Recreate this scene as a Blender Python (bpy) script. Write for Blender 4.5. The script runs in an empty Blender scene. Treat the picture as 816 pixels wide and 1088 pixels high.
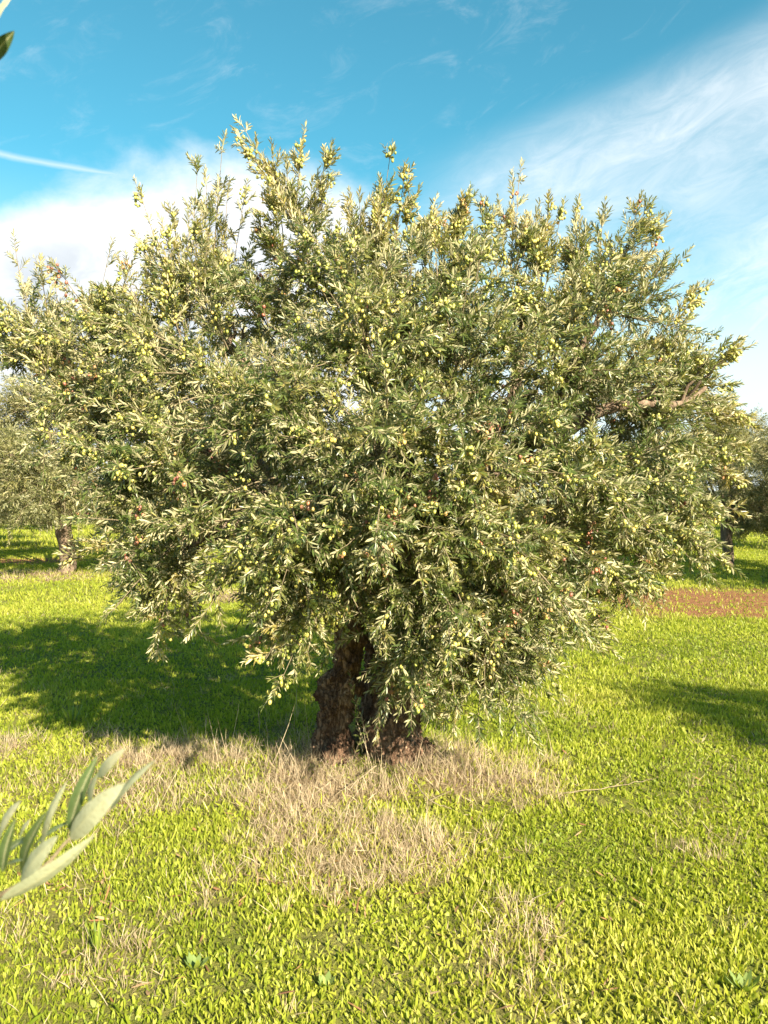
import bpy, math, random
import numpy as np
R = np.random.default_rng(11)
random.seed(11)
scene = bpy.context.scene
COL = scene.collection
CAM_H, F, HY = 1.65, 822.0, 528.0          # eye height, focal length in photo pixels, horizon row

def at(px, py, d):
    return np.array([(px - 408.0) / F * d, d, CAM_H - (py - HY) / F * d])

# ------------------------------------------------------------------ helpers
def nrm(a):
    return a / np.maximum(np.linalg.norm(a, axis=-1, keepdims=True), 1e-9)

def hash2(ix, iy, s):
    n = (ix * 374761393 + iy * 668265263 + s * 1442695041) & 0x7fffffff
    n = ((n ^ (n >> 13)) * 1274126177) & 0x7fffffff
    return ((n ^ (n >> 16)) & 0xffff) / 65535.0

def vnoise(x, y, s=0):
    x = np.asarray(x, float); y = np.asarray(y, float)
    ix = np.floor(x).astype(np.int64); iy = np.floor(y).astype(np.int64)
    fx = x - ix; fy = y - iy
    fx = fx * fx * (3 - 2 * fx); fy = fy * fy * (3 - 2 * fy)
    a = hash2(ix, iy, s); b = hash2(ix + 1, iy, s); c = hash2(ix, iy + 1, s); d = hash2(ix + 1, iy + 1, s)
    return (a * (1 - fx) + b * fx) * (1 - fy) + (c * (1 - fx) + d * fx) * fy

def fbm(x, y, s=0, o=4):
    v = 0; a = .5; t = 0
    for i in range(o):
        v = v + a * vnoise(x * 2 ** i, y * 2 ** i, s + i * 17); t += a; a *= .5
    return v / t

def sstep(e0, e1, x):
    t = np.clip((x - e0) / (e1 - e0), 0, 1)
    return t * t * (3 - 2 * t)

class Acc:
    """collects vertex blocks and faces, links them as ONE mesh object"""
    def __init__(self): self.V = []; self.n = 0; self.Fs = []; self.A = {}
    def add(self, V, faces, mat=0, **attrs):
        V = np.asarray(V, float).reshape(-1, 3)
        for f in faces: self.Fs.append((np.asarray(f, np.int64) + self.n, mat))
        for k, a in attrs.items():
            self.A.setdefault(k, []).append((self.n, np.broadcast_to(np.asarray(a, float), (len(V),)).copy()))
        self.V.append(V); self.n += len(V)
    def mesh(self, name, mats, smooth=True):
        me = bpy.data.meshes.new(name)
        V = np.concatenate(self.V)
        me.vertices.add(len(V)); me.vertices.foreach_set('co', V.astype(np.float32).ravel())
        idx = np.concatenate([f.ravel() for f, m in self.Fs])
        tot = np.concatenate([np.full(len(f), f.shape[1]) for f, m in self.Fs])
        mi = np.concatenate([np.full(len(f), m) for f, m in self.Fs])
        me.loops.add(len(idx)); me.loops.foreach_set('vertex_index', idx.astype(np.int32))
        me.polygons.add(len(tot))
        st = np.zeros(len(tot), np.int32); st[1:] = np.cumsum(tot)[:-1]
        me.polygons.foreach_set('loop_start', st)
        me.polygons.foreach_set('material_index', mi.astype(np.int32))
        me.polygons.foreach_set('use_smooth', np.full(len(tot), smooth))
        me.update(calc_edges=True)
        for k, bl in self.A.items():
            a = np.zeros(len(V), np.float32)
            for o, v in bl: a[o:o + len(v)] = v
            at_ = me.attributes.new(k, 'FLOAT', 'POINT'); at_.data.foreach_set('value', a)
        for m in mats: me.materials.append(m)
        me.validate()
        return me
    def build(self, name, mats, parent=None, smooth=True):
        return link(name, self.mesh(name, mats if isinstance(mats, list) else [mats], smooth), parent)

def link(name, me, parent=None):
    o = bpy.data.objects.new(name, me); COL.objects.link(o)
    if parent: o.parent = parent
    return o

def tag(o, label=None, cat=None, group=None, kind=None):
    if label: o['label'] = label
    if cat: o['category'] = cat
    if group: o['group'] = group
    if kind: o['kind'] = kind
    return o

def empty(name, loc):
    o = bpy.data.objects.new(name, None); o.empty_display_size = .2
    o.location = loc; COL.objects.link(o); return o

# ------------------------------------------------------------------ materials
def mat(name):
    m = bpy.data.materials.new(name); m.use_nodes = True
    nt = m.node_tree; nt.nodes.clear()
    out = nt.nodes.new('ShaderNodeOutputMaterial')
    return m, nt, out

def N(nt, t, **kw):
    n = nt.nodes.new(t)
    for k, v in kw.items():
        if k in n.inputs.keys(): n.inputs[k].default_value = v
        else: setattr(n, k, v)
    return n

def ramp(nt, fac, stops):
    n = nt.nodes.new('ShaderNodeValToRGB'); cr = n.color_ramp
    while len(cr.elements) < len(stops): cr.elements.new(.5)
    for e, (p, c) in zip(cr.elements, stops): e.position = p; e.color = (*c, 1)
    nt.links.new(fac, n.inputs[0]); return n.outputs[0]

def mixc(nt, f, a, b):
    n = nt.nodes.new('ShaderNodeMix'); n.data_type = 'RGBA'
    for s, v in ((n.inputs[0], f), (n.inputs[6], a), (n.inputs[7], b)):
        if hasattr(v, 'is_linked'): nt.links.new(v, s)
        elif isinstance(v, (int, float)): s.default_value = v
        else: s.default_value = (*v, 1)
    return n.outputs[2]

def leaf_mat(name, top, bot, rough=.42, trans=.22, spec=.35, tint=(1.25, 1.2, .55)):
    m, nt, out = mat(name)
    a = N(nt, 'ShaderNodeAttribute', attribute_name='rnd')
    g = N(nt, 'ShaderNodeNewGeometry')
    ct = ramp(nt, a.outputs['Fac'], top); cb = ramp(nt, a.outputs['Fac'], bot)
    c = mixc(nt, g.outputs['Backfacing'], ct, cb)
    p = N(nt, 'ShaderNodeBsdfPrincipled', Roughness=rough)
    p.inputs['Specular IOR Level'].default_value = spec
    nt.links.new(c, p.inputs['Base Color'])
    mr = nt.nodes.new('ShaderNodeMix'); mr.data_type = 'FLOAT'
    nt.links.new(g.outputs['Backfacing'], mr.inputs[0]); mr.inputs[2].default_value = rough; mr.inputs[3].default_value = .75
    nt.links.new(mr.outputs[0], p.inputs['Roughness'])
    t = N(nt, 'ShaderNodeBsdfTranslucent')
    tc = nt.nodes.new('ShaderNodeMix'); tc.data_type = 'RGBA'; tc.blend_type = 'MULTIPLY'; tc.inputs[0].default_value = 1
    nt.links.new(ct, tc.inputs[6]); tc.inputs[7].default_value = (tint[0] * 1.6, tint[1] * 1.6, tint[2] * 1.6, 1)
    nt.links.new(tc.outputs[2], t.inputs[0])
    mx = N(nt, 'ShaderNodeMixShader'); mx.inputs[0].default_value = trans
    nt.links.new(p.outputs[0], mx.inputs[1]); nt.links.new(t.outputs[0], mx.inputs[2])
    nt.links.new(mx.outputs[0], out.inputs[0])
    return m

M_leaf = leaf_mat('olive_leaf',
    [(0, (.05, .078, .018)), (.45, (.10, .128, .033)), (.8, (.18, .178, .055)), (1, (.29, .24, .08))],
    [(0, (.30, .29, .16)), (.6, (.44, .41, .24)), (1, (.52, .46, .28))], rough=.36, spec=.55)
M_leaf_far = leaf_mat('olive_leaf_distant',
    [(0, (.075, .085, .03)), (.5, (.135, .14, .05)), (1, (.22, .20, .08))],
    [(0, (.25, .25, .14)), (.6, (.34, .33, .19)), (1, (.42, .37, .21))])
M_grass = leaf_mat('green_groundcover',
    [(0, (.15, .205, .015)), (.45, (.27, .31, .03)), (.8, (.36, .37, .055)), (1, (.45, .42, .12))],
    [(0, (.16, .2, .02)), (.5, (.25, .28, .03)), (1, (.36, .35, .07))], rough=.5, trans=.42, tint=(1.0, 1.05, .4))
M_straw = leaf_mat('dry_straw',
    [(0, (.20, .145, .095)), (.5, (.36, .285, .19)), (1, (.50, .42, .30))],
    [(0, (.20, .145, .095)), (.5, (.36, .285, .19)), (1, (.50, .42, .30))], rough=.7, trans=.2, tint=(1, .9, .7))
M_dead = leaf_mat('dead_leaf',
    [(0, (.12, .05, .03)), (.5, (.24, .12, .06)), (1, (.34, .2, .1))],
    [(0, (.2, .12, .07)), (.5, (.3, .2, .11)), (1, (.4, .3, .18))], rough=.7, trans=.1)
M_weed = leaf_mat('weed_leaf',
    [(0, (.12, .18, .02)), (.5, (.2, .26, .03)), (1, (.28, .32, .06))],
    [(0, (.12, .18, .05)), (1, (.2, .26, .08))], rough=.5, trans=.3)
M_sprig = leaf_mat('sprig_leaf',
    [(0, (.05, .085, .03)), (.5, (.09, .135, .05)), (1, (.20, .22, .10))],
    [(0, (.34, .37, .24)), (.6, (.46, .47, .31)), (1, (.58, .55, .38))], rough=.38, trans=.18)

def add_rib(m):
    nt = m.node_tree; p = [n for n in nt.nodes if n.type == 'BSDF_PRINCIPLED'][0]; src = p.inputs['Base Color'].links[0].from_socket
    a = N(nt, 'ShaderNodeAttribute', attribute_name='rib'); tc = N(nt, 'ShaderNodeTexCoord')
    n = N(nt, 'ShaderNodeTexNoise', Scale=420, Detail=4, Roughness=.7); nt.links.new(tc.outputs['Object'], n.inputs['Vector'])
    mo = ramp(nt, n.outputs['Fac'], [(.35, (.55, .5, .4)), (.5, (1, 1, 1))])
    mu = nt.nodes.new('ShaderNodeMix'); mu.data_type = 'RGBA'; mu.blend_type = 'MULTIPLY'; mu.inputs[0].default_value = .55
    nt.links.new(src, mu.inputs[6]); nt.links.new(mo, mu.inputs[7])
    c = mixc(nt, a.outputs['Fac'], mu.outputs[2], (.52, .50, .30)); nt.links.new(c, p.inputs['Base Color'])
    v = N(nt, 'ShaderNodeBump', Strength=.25, Distance=.002); nt.links.new(n.outputs['Fac'], v.inputs['Height']); nt.links.new(v.outputs[0], p.inputs['Normal'])
add_rib(M_sprig)

def bark_mat(name, c0, c1, c2, scale=1.0, bump=.6):
    m, nt, out = mat(name)
    tc = N(nt, 'ShaderNodeTexCoord'); mp = N(nt, 'ShaderNodeMapping'); mp.inputs['Scale'].default_value = (1, 1, .28)
    nt.links.new(tc.outputs['Object'], mp.inputs[0])
    n1 = N(nt, 'ShaderNodeTexNoise', Scale=9 * scale, Detail=8, Roughness=.65); nt.links.new(mp.outputs[0], n1.inputs['Vector'])
    v = N(nt, 'ShaderNodeTexVoronoi', Scale=26 * scale); v.feature = 'DISTANCE_TO_EDGE'
    ad = N(nt, 'ShaderNodeVectorMath', operation='MULTIPLY_ADD')
    nt.links.new(n1.outputs['Color'], ad.inputs[0]); ad.inputs[1].default_value = (.12, .12, .12); nt.links.new(mp.outputs[0], ad.inputs[2])
    nt.links.new(ad.outputs[0], v.inputs['Vector'])
    n2 = N(nt, 'ShaderNodeTexNoise', Scale=60 * scale, Detail=5, Roughness=.7); nt.links.new(mp.outputs[0], n2.inputs['Vector'])
    c = ramp(nt, n1.outputs['Fac'], [(.3, c0), (.5, c1), (.72, c2)])
    cr = ramp(nt, v.outputs['Distance'], [(0, (.45, .4, .38)), (.18, (1, 1, 1))])
    mu = nt.nodes.new('ShaderNodeMix'); mu.data_type = 'RGBA'; mu.blend_type = 'MULTIPLY'; mu.inputs[0].default_value = .8
    nt.links.new(c, mu.inputs[6]); nt.links.new(cr, mu.inputs[7])
    p = N(nt, 'ShaderNodeBsdfPrincipled', Roughness=.9); p.inputs['Specular IOR Level'].default_value = .15
    nt.links.new(mu.outputs[2], p.inputs['Base Color'])
    hs = N(nt, 'ShaderNodeMath', operation='MULTIPLY_ADD'); nt.links.new(n2.outputs['Fac'], hs.inputs[0]); hs.inputs[1].default_value = .5
    nt.links.new(cr, hs.inputs[2])
    b = N(nt, 'ShaderNodeBump', Strength=bump, Distance=.02); nt.links.new(hs.outputs[0], b.inputs['Height'])
    nt.links.new(b.outputs[0], p.inputs['Normal']); nt.links.new(p.outputs[0], out.inputs[0])
    return m
M_bark = bark_mat('olive_bark', (.075, .042, .028), (.21, .13, .088), (.42, .30, .215), 1.3, .9)
M_limb = bark_mat('limb_bark', (.12, .085, .06), (.20, .15, .11), (.32, .25, .19), 2.0, .4)
M_twig = bark_mat('twig_bark', (.16, .13, .08), (.24, .2, .13), (.33, .28, .19), 6, .2)

def olive_mat():
    m, nt, out = mat('olive_skin')
    a = N(nt, 'ShaderNodeAttribute', attribute_name='rnd')
    c = ramp(nt, a.outputs['Fac'], [(0, (.17, .21, .04)), (.45, (.32, .31, .07)), (.74, (.44, .37, .10)), (.84, (.42, .22, .10)), (.92, (.25, .045, .055)), (1, (.12, .02, .04))])
    tc = N(nt, 'ShaderNodeTexCoord'); n1 = N(nt, 'ShaderNodeTexNoise', Scale=300, Detail=2); nt.links.new(tc.outputs['Object'], n1.inputs['Vector'])
    c2 = mixc(nt, n1.outputs['Fac'], c, (.5, .48, .15)); c3 = mixc(nt, .25, c, c2)
    p = N(nt, 'ShaderNodeBsdfPrincipled', Roughness=.38); nt.links.new(c3, p.inputs['Base Color'])
    nt.links.new(p.outputs[0], out.inputs[0]); return m
M_olive = olive_mat()

# ------------------------------------------------------------------ ground
def gh(x, y):
    return .05 * (fbm(x * .35, y * .35, 3, 3) - .5) + .03 * (fbm(x * 1.6, y * 1.6, 5, 2) - .5) + \
        .09 * np.exp(-((x + .1) ** 2 + (y - 4.72) ** 2) / .5)

def g2(x, y, cx, cy, rx, ry): return np.exp(-(((x - cx) / rx) ** 2 + ((y - cy) / ry) ** 2))

def dry(x, y):
    e = np.exp(-np.clip(((x + .42) / 1.35) ** 2 + ((y - 4.3) / .82) ** 2, 0, 30) ** 1.5)
    b = .85 * e + .45 * g2(x, y, -.1, 4.4, .7, .4) + .55 * g2(x, y, .25, 3.45, .5, .55) + .35 * g2(x, y, .5, 2.9, .3, .3)
    b = b + .85 * g2(x, y, -2.1, 4.9, 1.2, .5) + .22 * g2(x, y, .95, 4.9, .55, .5) + .45 * g2(x, y, 1.55, 3.7, .25, .22) + .4 * g2(x, y, -.9, 3.4, .5, .3)
    b = b + 2.2 * g2(x, y, -8.2, 16.0, 2.8, 1.0) + 1.6 * g2(x, y, -2.6, 13.0, 1.6, .8) + .4 * g2(x, y, 1.3, 2.9, .25, .2) + .45 * g2(x, y, -1.2, 2.7, .4, .3)
    n = fbm(x * 2.0, y * 2.0, 9, 4); n2 = fbm(x * 9, y * 9, 19, 3)
    return np.clip(b * (.35 + 1.1 * sstep(.25, .75, n)) * (.15 + 1.5 * n2) + 1.1 * (fbm(x * 2.1, y * 2.1, 44, 4) - .6), 0, 1)

def soil(x, y):
    n = fbm(x * .8, y * .8, 21, 4)
    s = sstep(3.0, 4.6, x + 1.6 * (n - .5)) * sstep(9.6, 10.7, y + 1.8 * (n - .5)) * (1 - sstep(12.9, 14.4, y + 1.8 * (n - .5)))
    s2 = 1.2 * g2(x, y, -9.0, 19.8, 4.2, 1.1) * sstep(.25, .5, n)
    return np.clip(s + s2, 0, 1)

def ground():
    def axis(lo, hi, fine_lo, fine_hi, step):
        f = np.arange(fine_lo, fine_hi + 1e-6, step)
        a = [fine_hi + 1.]; 
        while a[-1] < hi: a.append(fine_hi + (a[-1] - fine_hi) * 1.5)
        b = [fine_lo - 1.]
        while b[-1] > lo: b.append(fine_lo - (fine_lo - b[-1]) * 1.5)
        return np.concatenate([b[::-1], f, a])
    xs = axis(-900, 900, -13, 13, .1); ys = axis(-300, 900, -2, 24, .1)
    X, Y = np.meshgrid(xs, ys); Z = gh(X, Y)
    V = np.stack([X, Y, Z], -1).reshape(-1, 3)
    nx = len(xs); i = np.arange(len(ys) - 1)[:, None] * nx + np.arange(nx - 1)[None]
    Fq = np.stack([i, i + 1, i + nx + 1, i + nx], -1).reshape(-1, 4)
    a = Acc(); a.add(V, [Fq], dry=dry(X, Y).ravel(), soil=soil(X, Y).ravel())
    m, nt, out = mat('meadow_ground')
    tc = N(nt, 'ShaderNodeTexCoord')
    n1 = N(nt, 'ShaderNodeTexNoise', Scale=.6, Detail=8, Roughness=.6); n2 = N(nt, 'ShaderNodeTexNoise', Scale=14, Detail=8, Roughness=.7); n3 = N(nt, 'ShaderNodeTexNoise', Scale=70, Detail=4, Roughness=.7)
    for n in (n1, n2, n3): nt.links.new(tc.outputs['Object'], n.inputs['Vector'])
    d = N(nt, 'ShaderNodeAttribute', attribute_name='dry'); s = N(nt, 'ShaderNodeAttribute', attribute_name='soil')
    gfar = ramp(nt, n2.outputs['Fac'], [(.3, (.07, .08, .02)), (.5, (.15, .17, .035)), (.7, (.25, .22, .07))])
    pat = ramp(nt, n1.outputs['Fac'], [(.45, (0, 0, 0)), (.62, (1, 1, 1))])
    gcol = mixc(nt, .28, gfar, mixc(nt, pat, gfar, (.30, .24, .10)))
    dcol = ramp(nt, n3.outputs['Fac'], [(.3, (.13, .08, .045)), (.5, (.24, .17, .095)), (.7, (.36, .28, .16))])
    scol = ramp(nt, n2.outputs['Fac'], [(.3, (.16, .075, .035)), (.5, (.26, .125, .06)), (.7, (.36, .2, .1))])
    c = mixc(nt, d.outputs['Fac'], gcol, dcol); c = mixc(nt, s.outputs['Fac'], c, scol)
    p = N(nt, 'ShaderNodeBsdfPrincipled', Roughness=.95); p.inputs['Specular IOR Level'].default_value = .1
    nt.links.new(c, p.inputs['Base Color'])
    ad = N(nt, 'ShaderNodeMath', operation='ADD'); nt.links.new(n2.outputs['Fac'], ad.inputs[0]); nt.links.new(n3.outputs['Fac'], ad.inputs[1])
    b = N(nt, 'ShaderNodeBump', Strength=.8, Distance=.05); nt.links.new(ad.outputs[0], b.inputs['Height']); nt.links.new(b.outputs[0], p.inputs['Normal'])
    nt.links.new(p.outputs[0], out.inputs[0])
    return tag(a.build('ground', m), kind='structure')

def hills():
    a = Acc(); az = np.linspace(-1.5, 1.5, 160); rr = np.array([160., 190, 230, 290, 380])
    hp = np.array([-.5, .35, .75, 1., .85])
    H = 3 + 7 * fbm(az * 3 + 10, az * 0, 33, 4)
    A, RR = np.meshgrid(az, rr)
    Z = hp[:, None] * H[None] + hp[:, None] * 3 * (fbm(A * 30, RR * .05, 8, 3) - .5)
    V = np.stack([np.sin(A) * RR, np.cos(A) * RR, Z], -1).reshape(-1, 3)
    n = len(az); i = np.arange(len(rr) - 1)[:, None] * n + np.arange(n - 1)[None]
    a.add(V, [np.stack([i, i + 1, i + n + 1, i + n], -1).reshape(-1, 4)])
    m, nt, out = mat('hill_scrub')
    tc = N(nt, 'ShaderNodeTexCoord'); n1 = N(nt, 'ShaderNodeTexNoise', Scale=.15, Detail=8, Roughness=.7); nt.links.new(tc.outputs['Object'], n1.inputs['Vector'])
    c = ramp(nt, n1.outputs['Fac'], [(.35, (.08, .10, .05)), (.55, (.16, .17, .09)), (.7, (.24, .22, .13))])
    p = N(nt, 'ShaderNodeBsdfPrincipled', Roughness=.95); nt.links.new(c, p.inputs['Base Color']); nt.links.new(p.outputs[0], out.inputs[0])
    return tag(a.build('hills', m), kind='structure')

# ------------------------------------------------------------------ blades (grass, straw)
def blades(acc, P, D, L, W, bend, rnd, mat_i=0, segs=2, az=None):
    """P base, D unit direction, L length, W width, bend = sideways fall of the tip"""
    n = len(P)
    th = R.uniform(0, 2 * np.pi, n) if az is None else az
    S = np.stack([np.cos(th), np.sin(th), np.zeros(n)], -1)
    S = nrm(S - D * (S * D).sum(-1, keepdims=True))
    B = np.cross(D, S)
    if segs == 2: prof = [(0, .45), (.5, 1.0)]
    elif segs == 3: prof = [(0, .3), (.35, .9), (.7, .8)]
    else: prof = [(0, 1.0)]
    rows = []
    for t, w in prof:
        c = P + D * (L * t)[:, None] + B * (bend * L * t * t)[:, None]
        h = (W * w * .5)[:, None]
        rows += [c - S * h, c + S * h]
    rows.append(P + D * L[:, None] + B * (bend * L)[:, None])
    k = len(rows); V = np.stack(rows, 1)
    o = np.arange(n)[:, None] * k
    fq = [o + np.array([[2 * i, 2 * i + 1, 2 * i + 3, 2 * i + 2]]) for i in range(len(prof) - 1)]
    ft = o + np.array([[k - 3, k - 2, k - 1]])
    faces = ([np.concatenate(fq)] if fq else []) + [ft]
    acc.add(V.reshape(-1, 3), faces, mat_i, rnd=np.repeat(rnd, k))

def scatter(n_target, d0, d1):
    """points on the ground in the wedge seen from the camera, with a wide margin"""
    n = n_target
    y = np.sqrt(R.uniform(d0 ** 2, d1 ** 2, n)); hw = .5 * y + .9
    x = R.uniform(-1, 1, n) * hw
    return x, y

def grass():
    a = Acc()
    for (d0, d1, n, sc, segs) in ((1.5, 4.0, 105000, .78, 3), (4.0, 7.0, 120000, .92, 2), (7.0, 12.0, 130000, 1.15, 2), (12, 24, 170000, 1.5, 2), (24, 45, 60000, 3.0, 2)):
        x, y = scatter(n, d0, d1)
        dv = dry(x, y); so = soil(x, y)
        keep = R.random(n) > np.clip(.72 * dv + .84 * so + .6 * sstep(.56, .76, fbm(x * 7, y * 7, 71, 3)), 0, .97)
        x, y, dv = x[keep], y[keep], dv[keep]; k = len(x)
        lush = fbm(x * 1.1, y * 1.1, 91, 3)
        P = np.stack([x, y, gh(x, y) - .005], -1)
        D = nrm(np.stack([R.normal(0, .42, k), R.normal(0, .42, k), np.ones(k)], -1))
        L = R.uniform(.022, .048, k) * sc * (.65 + .7 * lush); W = R.uniform(.008, .0165, k) * sc
        broad = R.random(k) < .3 * sstep(.4, .65, fbm(x * 2.2, y * 2.2, 55, 3)) * 2; L = np.where(broad, L * .6, L); W = np.where(broad, W * 1.5, W); D = np.where(broad[:, None], nrm(D * np.array([2.4, 2.4, 1])), D)
        thin = (~broad) & (R.random(k) < .35); tall = R.random(k) < .04
        L = np.where(tall, L * 1.9, L)
        W = np.where(thin, W * .45, W); L = np.where(thin, L * 1.25, L)
        rnd = np.clip(.0 + .95 * lush + .25 * (fbm(x * .5, y * .5, 13, 2) - .5) + R.normal(0, .19, k) + .15 * dv, 0, 1)
        blades(a, P, D, L, W, R.uniform(.1, .55, k), rnd, 0, segs)
    o = a.build('grass', M_grass)
    return tag(o, 'bright yellow green low leafy ground cover filling the sunny orchard floor', 'grass', kind='stuff')

def dry_grass():
    a = Acc()
    for (d0, d1, n, sc) in ((1.8, 7.2, 240000, 1.0), (7.2, 22, 200000, 2.0)):
        x, y = scatter(n, d0, d1); dv = dry(x, y)
        keep = R.random(n) < np.clip(dv * .66 - .05, 0.012, .52)
        x, y, dv = x[keep], y[keep], dv[keep]; k = len(x)
        P = np.stack([x, y, gh(x, y)], -1)
        lie = R.random(k) < .6
        sp = np.where(lie, 1.6, .4)
        D = nrm(np.stack([R.normal(0, 1, k) * sp, R.normal(0, 1, k) * sp, np.ones(k)], -1))
        L = np.where(lie, R.uniform(.025, .10, k), R.uniform(.04, .17, k)) * (.5 + .6 * dv) * (1 if sc == 1 else .9)
        W = R.uniform(.0012, .0034, k) * sc
        P[:, 2] += np.where(lie, R.uniform(0, .05, k), 0)
        blades(a, P, D, L, W, R.uniform(-.5, .7, k), np.clip(R.normal(.5, .25, k), 0, 1), 0, 2)
    # tufts
    x, y = scatter(9000, 2.2, 7.0); dv = dry(x, y); kp = R.random(len(x)) < np.clip(dv * .9 - .1, .01, .8); x, y, dv = x[kp], y[kp], dv[kp]
    m = 14; cx = np.repeat(x, m); cy = np.repeat(y, m); k = len(cx); ox = R.normal(0, 1, k); oy = R.normal(0, 1, k)
    P = np.stack([cx + ox * .012, cy + oy * .012, gh(cx, cy)], -1); D = nrm(np.stack([ox * .45 + R.normal(0, .15, k), oy * .45 + R.normal(0, .15, k), np.ones(k)], -1))
    blades(a, P, D, R.uniform(.04, .13, k) * np.repeat(R.uniform(.5, 1.2, len(x)), m), R.uniform(.0012, .003, k), R.uniform(-.2, .6, k), np.clip(np.repeat(R.uniform(.2, .9, len(x)), m) + R.normal(0, .12, k), 0, 1), 0, 2)
    # tall single stalks round the trunk
    k = 70
    ang = R.uniform(0, 2 * np.pi, k); rr = R.uniform(.3, 1.3, k)
    x = -.1 + np.cos(ang) * rr; y = 4.6 + np.sin(ang) * rr * .8
    P = np.stack([x, y, gh(x, y)], -1); D = nrm(np.stack([R.normal(0, .35, k), R.normal(0, .35, k), np.ones(k)], -1))
    blades(a, P, D, R.uniform(.15, .45, k), R.uniform(.002, .004, k), R.uniform(-.3, .4, k), R.uniform(.4, 1, k), 0, 3)
    o = a.build('dry_grass', M_straw)
    return tag(o, 'matted pale straw of dead grass around the foot of the big olive tree', 'dry grass', kind='stuff')

# ------------------------------------------------------------------ tubes
def tube(acc, pts, rad, sides=6, mat_i=0, lump=0.0, seed=0, cap=False, rnd=.5):
    pts = np.asarray(pts, float); n = len(pts); rad = np.broadcast_to(np.asarray(rad, float), (n,))
    T = nrm(np.gradient(pts, axis=0))
    ref = np.array([.3, .9, .1]); rows = []
    for i in range(n):
        s = nrm(ref - T[i] * ref.dot(T[i])); b = np.cross(T[i], s)
        th = np.arange(sides) * 2 * np.pi / sides
        r = rad[i] * np.ones(sides)
        if lump:
            r = r * (1 + lump * (fbm(th / np.pi * 2 + seed, np.full(sides, i * .35), seed, 3) - .5) * 2 * np.cos(th * 0))
        rows.append(pts[i] + (np.cos(th) * r)[:, None] * s + (np.sin(th) * r)[:, None] * b)
    V = np.concatenate(rows)
    i = np.arange(n - 1)[:, None] * sides; j = np.arange(sides)[None]; j2 = (j + 1) % sides
    Fq = np.stack([i + j, i + j2, i + sides + j2, i + sides + j], -1).reshape(-1, 4)
    faces = [Fq]
    if cap:
        V = np.concatenate([V, pts[:1], pts[-1:]]); c0 = n * sides
        jj = np.arange(sides); faces.append(np.stack([(jj + 1) % sides, jj, np.full(sides, c0)], -1))
        faces.append(np.stack([(n - 1) * sides + jj, (n - 1) * sides + (jj + 1) % sides, np.full(sides, c0 + 1)], -1))
    acc.add(V, faces, mat_i, rnd=rnd)

def spline(ctrl, n):
    c = np.asarray(ctrl, float); t = np.linspace(0, len(c) - 1, n); out = []
    for tt in t:
        i = min(int(tt), len(c) - 2); f = tt - i
        p0 = c[max(i - 1, 0)]; p1 = c[i]; p2 = c[i + 1]; p3 = c[min(i + 2, len(c) - 1)]
        out.append(.5 * ((2 * p1) + (-p0 + p2) * f + (2 * p0 - 5 * p1 + 4 * p2 - p3) * f * f + (-p0 + 3 * p1 - 3 * p2 + p3) * f ** 3))
    return np.array(out)

def stems(acc, P, D, L, G, r0, r1, mat_i=1, rings=4):
    """many thin curved three-sided stems at once"""
    n = len(P)
    S = nrm(np.cross(D, np.array([.31, .17, .93]))); B = np.cross(D, S)
    th = np.arange(3) * 2 * np.pi / 3; rows = []
    for k in range(rings):
        t = k / (rings - 1.)
        c = P + D * (L * t)[:, None] + G * (L * t * t)[:, None]
        r = (r0 * (1 - t) + r1 * t)
        r = np.broadcast_to(r, (n,))[:, None, None]
        rows.append(c[:, None] + r * (np.cos(th)[None, :, None] * S[:, None] + np.sin(th)[None, :, None] * B[:, None]))
    V = np.stack(rows, 1).reshape(-1, 3)
    o = (np.arange(n) * rings * 3)[:, None, None]; i = (np.arange(rings - 1) * 3)[None, :, None]; j = np.arange(3)[None, None]; j2 = (j + 1) % 3
    Fq = np.stack([o + i + j, o + i + j2, o + i + 3 + j2, o + i + 3 + j], -1).reshape(-1, 4)
    acc.add(V, [Fq], mat_i, rnd=.5)

# ------------------------------------------------------------------ olive foliage
def leaves(acc, P, A, U, L, W, rnd, curl, full=True, mat_i=0):
    """P base, A leaf axis, U upper-side normal"""
    S = np.cross(A, U); n = len(P)
    if full:
        rows = [P]
        for t, w in ((.3, .85), (.68, .8)):
            c = P + A * (L * t)[:, None] - U * (curl * L * t * t)[:, None]
            h = (W * w * .5)[:, None]; f = U * (W * .16 * w)[:, None]
            rows += [c - S * h + f, c, c + S * h + f]
        rows.append(P + A * L[:, None] - U * (curl * L)[:, None])
        k = 8; o = np.arange(n)[:, None] * k
        ft = np.concatenate([o + np.array([[0, 2, 1]]), o + np.array([[0, 3, 2]]), o + np.array([[4, 5, 7]]), o + np.array([[5, 6, 7]])])
        fq = np.concatenate([o + np.array([[1, 2, 5, 4]]), o + np.array([[2, 3, 6, 5]])])
        faces = [ft, fq]
    else:
        c = P + A * (L * .5)[:, None]; h = (W * .5)[:, None]
        rows = [P, c + S * h, P + A * L[:, None] - U * (curl * L)[:, None], c - S * h]; k = 4
        o = np.arange(n)[:, None] * k; faces = [o + np.array([[0, 1, 2, 3]])]
    acc.add(np.stack(rows, 1).reshape(-1, 3), faces, mat_i, rnd=np.repeat(rnd, k))

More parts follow.
